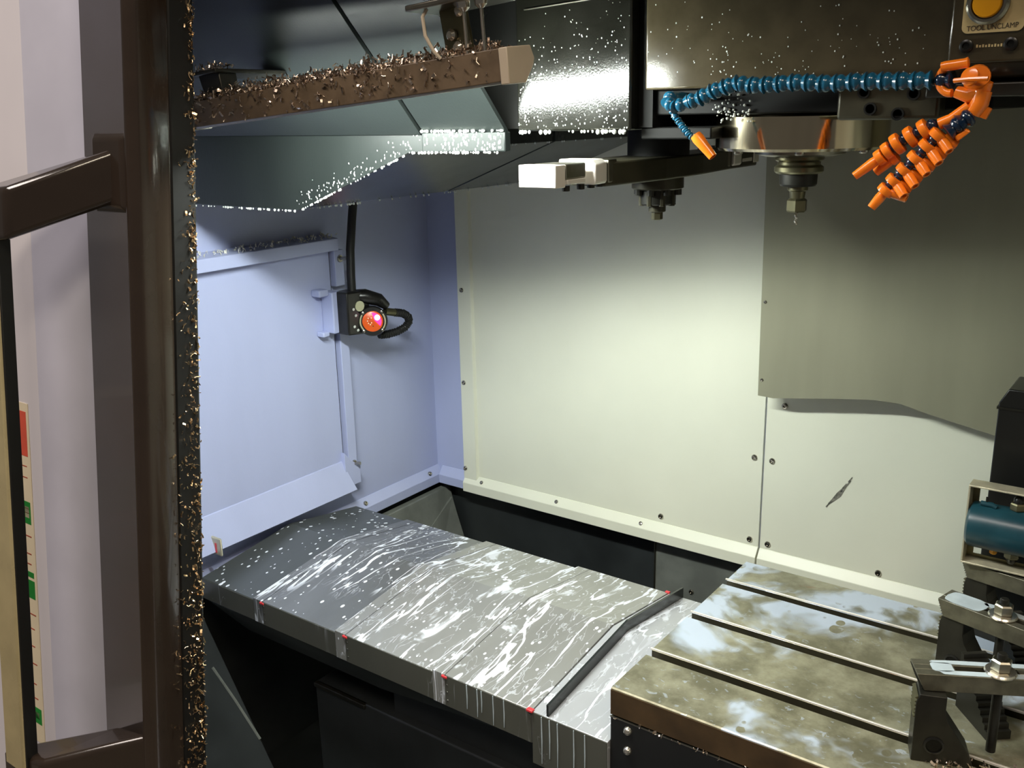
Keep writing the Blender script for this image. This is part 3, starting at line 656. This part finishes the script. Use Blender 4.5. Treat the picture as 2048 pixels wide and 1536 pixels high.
# saddle and dark bed below
sd = thing('saddle', (-.3, .22, -.64), 'dark machine saddle block standing in the chip pan below way cover', 'machine bed')
MB().box(-.70, .9, .032, .44, -.64, -.262).build('block', 'pan_paint', sd, bevel=.004)
MB().hexa([(-.88, .02, -.20), (-.5, .02, -.20), (-.5, .43, -.20), (-.88, .43, -.20), (-.98, .0, -.152), (-.15, .0, -.152), (-.15, .45, -.152), (-.98, .45, -.152)]).build('cover_support', 'dark_paint', sd, bevel=.002)
MB().box(-.5, .9, .05, .42, -.262, -.19).build('way_block', 'pan_paint', sd)
MB().box(-.70, -.56, .028, .04, -.272, -.262).build('ledge', 'dark_steel', sd, bevel=.002)

# ================================================================== MACHINE TABLE
tb = thing('machine_table', (.5, .25, -.13), 'olive steel machine table with three T slots and milky coolant puddles', 'table')
TX = .98
SL = ((.109, .127), (.251, .269), (.393, .411))
edges = [-.0, *[v for s in SL for v in s], .5]
top = []      # land profile as one extrusion with T slots
prof = [(.0, -.045), (.0, -.002), (.002, 0)]
for a, b_ in SL:
    prof += [(a-.0015, 0), (a, -.0015), (a, -.020), (a-.008, -.020), (a-.008, -.034), (b_+.008, -.034), (b_+.008, -.020), (b_, -.020), (b_, -.0015), (b_+.0015, 0)]
prof += [(.498, 0), (.5, -.002), (.5, -.045)]
tm = MB().prism(prof, 'x', 0, TX).build('table_top', 'table_top', tb, smooth=20)
MB().box(.0, TX, -.0012, .0002, -.0445, -.0035).build('front_edge', 'table_side_shade', tb)
MB().box(.004, TX-.004, .004, .496, -.052, -.045).build('groove', 'dark_steel', tb)
MB().box(.0, TX, -.002, .49, -.155, -.0475).build('apron', 'black_paint', tb, bevel=.002)
MB().box(.0, TX, -.0026, .0, -.0487, -.0472).build('apron_lip', 'dull_steel', tb)
for z in (-.0615, -.0955): MB().lathe([(.0068, 0), (.0062, .0035), (.004, .006), (.001, .0068)], (.0305, -.002, z), (0, -1, 0), 16).build('bolt', 'polished_steel', tb, smooth=50)
for a, b_ in SL: MB().box(.0, TX, b_-.0006, b_+.0002, -.0195, -.0018).build('slot_shade_liner', 'arm_dark', tb)  # dark liners paint shade onto the far walls of the slots
for a, b_ in SL: MB().box(-.0035, TX, b_+.0002, b_+.0035, -.0016, .0012).build('slot_edge', 'bright_steel', tb, bevel=.0006)
c = MB()
for i in range(40): c.chip((random.uniform(.005, .5), random.uniform(-.0045, -.003), -.0475+random.uniform(0, .003)), random.uniform(.004, .008))
for i in range(110):
    k = random.random(); c.chip((.43+.10*k+random.gauss(0, .008), .085+.01*k+random.gauss(0, .012), random.uniform(.001, .008)), random.uniform(.005, .012))
stuff(tag(c.build('metal_chips', 'chip_metal'), 'bright metal chips scattered on the table by front clamp support', 'chips'))

# ================================================================== CLAMPS
def strap(P0, ang, L, W, zt, T, label, mat_top='dull_steel', films=()):
    """strap clamp: bevelled serrated nose, long slot, built along its own axis"""
    o = thing('strap_clamp', (P0[0], P0[1], zt-T), label, 'clamp', 'strap clamps on the table')
    o.rotation_euler = (0, 0, ang)
    # local x along the clamp, y across (0 front edge .. W), nose at x=0
    sl0, sl1, sw = .048, .125, .011
    ya, yb = W/2-sw/2, W/2+sw/2
    b = MB()
    for y0, y1 in ((0, ya), (yb, W)):
        b.prism([(.008, 0), (L, 0), (L, T), (-.002, T), (-.002, T*.9)], 'y', y0, y1)
    b.prism([(.008, 0), (sl0, 0), (sl0, T), (-.002, T), (-.002, T*.9)], 'y', ya, yb)
    b.box(sl1, L, ya, yb, 0, T)
    bar = b.build('bar', mat_top, o, bevel=.0008, local=True)
    for k in range(6):
        z = T*(.82-.14*k); x = -.0005+.0095*(1-z/T)
        MB().prism([(x+.003, z-T*.06), (x-.0035, z), (x+.003, z+T*.06)], 'y', .001, W-.001).build('tooth', 'dark_steel', bar, local=True)
    for fx0, fx1, f0, f1 in films:
        pts = []
        for k in range(18):
            a = 2*math.pi*k/18; ux, uy = math.cos(a), math.sin(a)
            ex = (abs(ux)**.5)*(1 if ux > 0 else -1); ey = (abs(uy)**.5)*(1 if uy > 0 else -1)
            pts.append(((fx0+fx1)/2+ex*(fx1-fx0)/2*random.uniform(.9, 1), (f0+f1)/2+ey*(f1-f0)/2*random.uniform(.92, 1)))
        MB().prism(pts, 'z', T-.0002, T+.0006).build('coolant_film', 'milky_coolant', bar, local=True)
    return o
def nut(loc, label, h=.028, below=.115):
    o = thing('clamp_stud', loc, label, 'stud', 'clamp studs and nuts')
    x, y, z = loc
    MB().lathe([(.019, 0), (.0195, .002), (.018, .004), (.009, .004)], loc, (0, 0, 1), 28).build('washer', 'polished_steel', o)
    MB().lathe([(.0105, .004), (.0128, .006), (.0128, .018), (.0108, .020), (.006, .020)], loc, (0, 0, 1), 6).build('nut', 'dull_steel', o)
    MB().lathe([(.0062, -below), (.0062, h-.002), (.005, h)], loc, (0, 0, 1), 14).build('stud', 'dark_steel', o, smooth=40)
    return o
def step_block(P0, ang, label, L=.075, W=.03, Hh=.095, n=11):
    o = thing('step_block', (P0[0], P0[1], .0005), label, 'step block', 'step blocks under the clamps')
    o.rotation_euler = (0, 0, ang)
    pr = [(0, 0), (L, 0), (L, .012)]
    for k in range(n):
        x1 = L-(k+1)*L/(n+1); z1 = .012+(k+1)*(Hh-.012)/n
        pr += [(x1+L/(n+1)*.1, .012+k*(Hh-.012)/n), (x1, z1)]
    pr += [(0, Hh)]
    bd = MB().prism(pr, 'y', 0, W).build('block', 'dark_steel', o, local=True)
    return o
def post(P0, ang, label, Hh):
    """front support: narrow serrated head widening to a foot with a bolt hole"""
    o = thing('clamp_support', (P0[0], P0[1], .0005), label, 'support', 'clamp supports')
    o.rotation_euler = (0, 0, ang)
    b = MB().prism([(0, 0), (.075, 0), (.068, .02), (.040, .062), (.036, .075), (.036, Hh), (.004, Hh), (.0, Hh-.012)], 'y', 0, .034).build('block', 'dark_steel', o, bevel=.001, local=True)
    MB().lathe([(.0125, 0), (.0125, .0015), (.010, .002), (.0095, -.004), (.004, -.005)], (.026, .0, .026), (0, -1, 0), 20).build('bolt_hole', 'black_paint', b, local=True)
    for k in range(6): MB().prism([(-.0022, Hh-.006-k*.0055), (.002, Hh-.0085-k*.0055), (.002, Hh-.0035-k*.0055)], 'y', .001, .033).build('tooth', 'olive_steel', b, local=True)
    return o
ZT = .1225
strap((.4035, .084), R(28), .24, .037, ZT, .024, 'front strap clamp, slotted, angled across the near T slot', 'strap_steel', [(.02, .22, .001, .0115), (.02, .22, .026, .036), (.018, .047, .008, .03)])
strap((.376, .305), R(-15), .24, .040, ZT, .026, 'middle strap clamp with serrated nose and coolant wet top', 'strap_steel', [(.002, .06, .001, .039), (.05, .12, .027, .039)])
strap((.378, .452), R(-12), .24, .040, ZT, .026, 'rear strap clamp beneath the framed teal cylinder', 'strap_steel', [(.004, .055, .002, .038)])
post((.405, .076), R(20), 'dark steel support with bolt hole under front strap clamp nose', .0975)
post((.3785, .309), R(-15), 'steel support under the middle strap clamp nose', .0955)
post((.381, .457), R(-12), 'steel support under the rear strap clamp nose', .0955)
step_block((.425, .235), R(-50), 'toothed step block between the front and middle clamps', .08, .034, .085)
step_block((.445, .385), R(-50), 'toothed step block between the middle and rear clamps', .08, .034, .085)
nut((.487, .143, ZT+.0006), 'stud with nut and bright washer on front strap clamp')
nut((.462, .298, ZT+.0006), 'stud with nut and bright washer on middle strap clamp')
nut((.485, .447, ZT+.0006), 'stud with nut on rear strap clamp below the cylinder')

# black post behind and framed cylinder
pb = thing('support_post', (.45, .58, .0), 'tall black chamfered post standing at the back of table', 'post')
MB().prism([(.386, .0005), (.50, .0005), (.50, .386), (.398, .386), (.386, .362)], 'y', .548, .64).build('block', 'black_paint', pb, bevel=.002)
MB().box(.384, .502, .546, .6405, .352, .356).build('band', 'dark_steel', pb)
fc = thing('cylinder_fixture', (.45, .45, ZT+.003), 'teal cylinder held inside a thin metal frame above rear clamp', 'fixture')
x0, x1, y0, y1, z0, z1, t = .3755, .62, .437, .467, ZT+.0042, .257, .0028
fb = MB(); fb.box(x0, x1, y0, y1, z1-t, z1); fb.box(x0, x1, y0, y1, z0, z0+t); fb.box(x0, x0+t, y0, y1, z0+t, z1-t); fb.box(x1-t, x1, y0, y1, z0+t, z1-t)
fr = fb.build('frame', 'fixture_steel', fc, bevel=.0006)
lip = MB(); lip.box(x0+t, x0+.012, y1-.002, y1, z0+t, z1-t); lip.box(x0+.012, x1-t, y1-.002, y1, z1-.012, z1-t); lip.box(x0+.012, x1-t, y1-.002, y1, z0+t, z0+.008)
lip.build('frame_lip', 'olive_steel', fr)
MB().lathe([(.030, 0), (.035, .004), (.036, .012), (.036, .236), (.034, .238)], (x0+.003, .452, .190), (1, 0, 0), 40).build('cylinder', 'teal_paint', fc, smooth=40)
MB().tube([(.394, .444, .229), (.41, .444, .229), (.416, .444, .226)], .004, 8).build('clip', 'teal_paint', fc)
MB().cyl((.402, .444, .226), (.402, .444, .240), .0018, 8).build('pin', 'dark_steel', fc)
for zz, dd in ((.2275, 1), (.1565, -1)):
    q = MB(); q.lathe([(.010, 0), (.0115, .002), (.0115, .010), (.010, .012)], (.444, .452, zz-dd*.002), (0, 0, dd), 6)
    q.build('fixing_nut', 'olive_steel', fc); MB().lathe([(.007, .011), (.007, .018), (.004, .022)], (.444, .452, zz-dd*.002), (0, 0, dd), 14).build('fixing_cap', 'black_paint', fc, smooth=40)
MB().lathe([(.006, 0), (.006, .006), (.004, .008)], (.418, .452, .1545), (0, 0, -1), 6).build('fixing_nut', 'amber_button', fc)

# ================================================================== PROBE RECEIVER ON THE LEFT WALL
pv = thing('probe_receiver', (-.96, .45, .33), 'black probe receiver with glowing orange red window on left wall', 'sensor')
bk = MB(); bk.box(XL+.022, XL+.060, .398, .425, .345, .44); bk.box(XL+.022, XL+.05, .370, .398, .432, .448); bk.box(XL+.022, XL+.045, .378, .398, .338, .350)
bk.build('bracket', 'blue_grey', pv, bevel=.003)
MB().prism([(.412, .342), (.470, .336), (.482, .345), (.485, .42), (.47, .438), (.412, .44)], 'x', XL+.045, XL+.092).build('mount', 'probe_black', pv, bevel=.004)
D = Vector((.74, -.66, .10)).normalized(); C0 = Vector((-.912, .4695, .3675))
bd = MB().lathe([(.030, -.062), (.034, -.055), (.034, -.018), (.0345, -.012)], C0, D, 36).build('barrel', 'probe_black', pv, smooth=40)
MB().lathe([(.0335, -.02), (.0345, -.012), (.0345, -.002), (.0325, .001), (.0245, .001), (.0235, -.001)], C0, D, 40).build('bezel', 'probe_black', pv, smooth=35)
x_, y_, z_ = MB().frame(D)
def disc(c, r, h, n=20): return MB().lathe([(r, 0), (r, h)], c, D, n)
win = MB().lathe([(.0238, -.003), (.0238, .0005), (.021, .0018)], C0, D, 40).build('window', 'probe_orange', pv, smooth=40)
UP = Vector((0, 0, 1)); RT = D.cross(UP).normalized()*-1; UPF = RT.cross(D).normalized()*-1
if RT.x*.8+RT.y*.6 < 0: RT = -RT
if UPF.z < 0: UPF = -UPF
def on(u, v, h=.0018): return C0+RT*u+UPF*v+D*h
sec = [on(.020*math.cos(R(a))+0, .020*math.sin(R(a))) for a in range(-35, 96, 10)]
q = MB(); q.add([on(.004, .002)]+sec, [(0, i, i+1) for i in range(1, len(sec))])
q2 = MB(); q2.add([tuple(Vector(v)-D*.0018) for v in q.v]+[tuple(Vector(v)+D*.0008) for v in q.v], [tuple(reversed(range(len(q.v)))), tuple(range(len(q.v), 2*len(q.v)))]+[(i, (i+1) % len(q.v), (i+1) % len(q.v)+len(q.v), i+len(q.v)) for i in range(len(q.v))])
q2.build('led_segment', 'led_red', win)
MB().lathe([(.0062, 0), (.0062, .002), (.004, .003)], on(.0105, .0085, .002), D, 16).build('led', 'led_core', win)
for u, v in ((-.010, .008), (-.012, .0015), (-.010, -.004), (-.003, .008), (-.003, -.003), (-.006, -.007)): disc(on(u, v), .0014, .0008, 8).build('dot', 'sticker_paper', win)
for u, v in ((-.0065, .006), (-.0065, -.002), (.0, -.011)): disc(on(u, v), .0013, .0008, 8).build('dot', 'ink', win)
for k in (-1, 1):
    pts = [on(k*.0285*math.cos(R(a)), .0285*math.sin(R(a)), .0015) for a in range(-38, 40, 12)]
    MB().tube(pts, .0018, 6).build('marking', 'probe_mark', bd)
for a in (45, 135, 225, 315): MB().lathe([(.004, 0), (.0035, .003), (.001, .004)], on(.030*math.cos(R(a)), .030*math.sin(R(a)), .001), D, 10).build('screw', 'screw_steel', pv)
MB().lathe([(.012, -.004), (.012, .003)], (XL+.093, .448, .405), (1, -.2, 0), 20).build('side_plate', 'probe_mark', pv)
MB().tube([(-.955, .452, .425), (-.935, .470, .424), (-.918, .500, .412), (-.915, .520, .395)], [.015, .017, .015, .010], 12).build('cap', 'probe_black', pv, smooth=50)
for y, z in ((.43, .36), (.44, .35), (.455, .345), (.43, .40), (.436, .385)): MB().blob((XL+.093, y, z), .003, (.4, 1.4, 1.2)).build('splash', 'droplet', pv)
MB().cyl((-.918, .517, .382), (-.912, .548, .374), .009, 12).build('fitting', 'olive_steel', pv)
cp = [(-.912, .545, .375), (-.908, .566, .370), (-.906, .582, .360), (-.908, .588, .346), (-.914, .580, .333), (-.922, .562, .325), (-.930, .538, .322), (-.936, .512, .324)]
cn = MB().tube(cp, .0085, 12).build('conduit', 'rubber', pv, smooth=60)
for j in range(len(cp)-1):
    for k in range(4):
        p = Vector(cp[j]).lerp(Vector(cp[j+1]), k/4); d = Vector(cp[j+1])-Vector(cp[j])
        MB().torus(p, d, .0085, .0016, 12, 6).build('conduit_rib', 'rubber', cn)
cb = tag(MB().tube([(-.955, .452, .430), (-.958, .455, .47), (-.962, .462, .53), (-.966, .478, .60), (-.968, .492, .66), (-.97, .50, .70)], .0098, 14).build('cable', 'rubber', smooth=60), 'black cable running up left wall from the probe receiver', 'cable')

# ================================================================== MACHINE DOOR (foreground left)
TH = math.atan(.108)
dr_ = thing('machine_door', (0, -.448, 0), 'machine door with dark brown frame and pale sheet, tilted front left', 'door')
dr_.rotation_euler = (-TH, 0, 0)
# door coordinates: x, w (outwards), v (up)  ->  local (x, -w, v)
def dprism(poly, v0, v1): return MB().prism([(x, -w_) for x, w_ in poly], 'z', v0, v1)
V0, V1 = -.75, 1.25
dprism([(-1.35, 0), (-.752, 0), (-.748, -.001), (-.748, -.004), (-1.35, -.004)], V0, V1).build('outer_sheet', 'door_white', dr_, local=True)
dprism([(-.748, -.001), (-.70, -.014), (-.62, -.026), (-.60, -.028), (-.60, -.034), (-.748, -.006)], V0, V1).build('side_sheet', 'door_white_shade', dr_, local=True, smooth=60)
fr_ = [(-.603, -.004), (-.598, .0), (-.502, .002), (-.497, .006), (-.490, .0065), (-.484, .002), (-.4795, -.001), (-.4775, -.004), (-.4765, -.040), (-.4785, -.043), (-.4785, -.047), (-.59, -.047), (-.603, -.05)]
df = dprism(fr_, V0, V1).build('door_frame', 'door_brown', dr_, local=True, smooth=50)
dprism([(-.55, -.0475), (-.481, -.0475), (-.4775, -.050), (-.4765, -.082), (-.4785, -.085), (-.55, -.085)], V0, V1).build('edge_seal', 'rubber', df, local=True)
def dh(pts): return MB().hexa([(x, -w_, v) for x, w_, v in pts])
hn = MB(); hn.prism([(-.690, -.088), (-.690, -.104), (-.684, -.107), (-.637, -.107), (-.631, -.102), (-.631, -.088)], 'z', -.085, .730)
ho = hn.build('handle', 'grip_lit', dr_, local=True, bevel=.002)
hn2 = MB(); hn2.box(-.634, -.6295, -.1045, -.088, -.085, .680); hn2.build('grip_shade', 'rubber', ho, local=True, bevel=.001)  # black strip painting in the shaded right side of the grip
dh([(-.585, -.002, .715), (-.520, -.002, .727), (-.60, .108, .672), (-.70, .108, .660), (-.585, -.002, .785), (-.520, -.002, .797), (-.60, .108, .738), (-.70, .108, .730)]).build('handle_arm', 'door_brown', ho, local=True, bevel=.008, seg=4)
dh([(-.565, -.002, -.085), (-.486, -.002, -.075), (-.60, .100, -.110), (-.70, .104, -.125), (-.565, -.002, -.030), (-.486, -.002, -.014), (-.60, .100, -.055), (-.70, .104, -.070)]).build('handle_arm', 'door_brown', ho, local=True, bevel=.008, seg=4)
dh([(-.575, .0, .71), (-.495, .0, .71), (-.505, .007, .72), (-.57, .007, .72), (-.575, .0, .815), (-.495, .0, .815), (-.505, .007, .805), (-.57, .007, .805)]).build('handle_pad', 'door_brown', df, local=True, bevel=.004, seg=3)
# warning label
st = dh([(-.86, .0002, -.145), (-.7785, .0002, -.145), (-.7785, .0012, -.145), (-.86, .0012, -.145), (-.86, .0002, .418), (-.7785, .0002, .418), (-.7785, .0012, .418), (-.86, .0012, .418)]).build('warning_label', 'sticker_paper', dr_, local=True)
def mark(x0, x1, v0, v1, m, name='print'):
    dh([(x0, .0012, v0), (x1, .0012, v0), (x1, .0016, v0), (x0, .0016, v0), (x0, .0012, v1), (x1, .0012, v1), (x1, .0016, v1), (x0, .0016, v1)]).build(name, m, st, local=True)
mark(-.815, -.7845, .335, .405, 'sticker_red')
for v in (.318, .30, .250, .243): mark(-.85, -.789, v, v+.0015, 'ink_red')
for v0, v1 in ((.245, .268), (.226, .243)): pass
mark(-.805, -.785, .226, .262, 'sticker_green'); mark(-.801, -.789, .236, .254, 'sticker_paper')
mark(-.81, -.784, .103, .133, 'sticker_green'); mark(-.81, -.785, .138, .147, 'sticker_green')
mark(-.81, -.784, -.112, -.085, 'sticker_green'); mark(-.802, -.790, -.104, -.093, 'sticker_paper')
for v in (.205, .176, .159, .075, .05, .02, -.01, -.045, -.07): mark(-.845, -.785-random.random()*.01, v, v+.0018, 'ink_red')
# chips stuck to the inner edge of the door
c = MB(); dm = Matrix.Translation((0, -.448, 0)) @ Euler((-TH, 0, 0)).to_matrix().to_4x4()
for i in range(1000):
    v = -.15+1.2*random.random()**1.5; low = 1-min(1, max(0, v))
    w_ = -.083+abs(random.gauss(0, .005+.017*low)); x = -.4755+random.uniform(0, .003)
    if w_ > -.02: continue
    if w_ > -.047 and random.random() > .45: continue
    c.chip(dm @ Vector((x, -w_, v)), random.uniform(.0035, .0085))
stuff(tag(c.build('metal_chips', 'chip_gold'), 'gold coloured chips stuck along the edge of door frame', 'chips'))
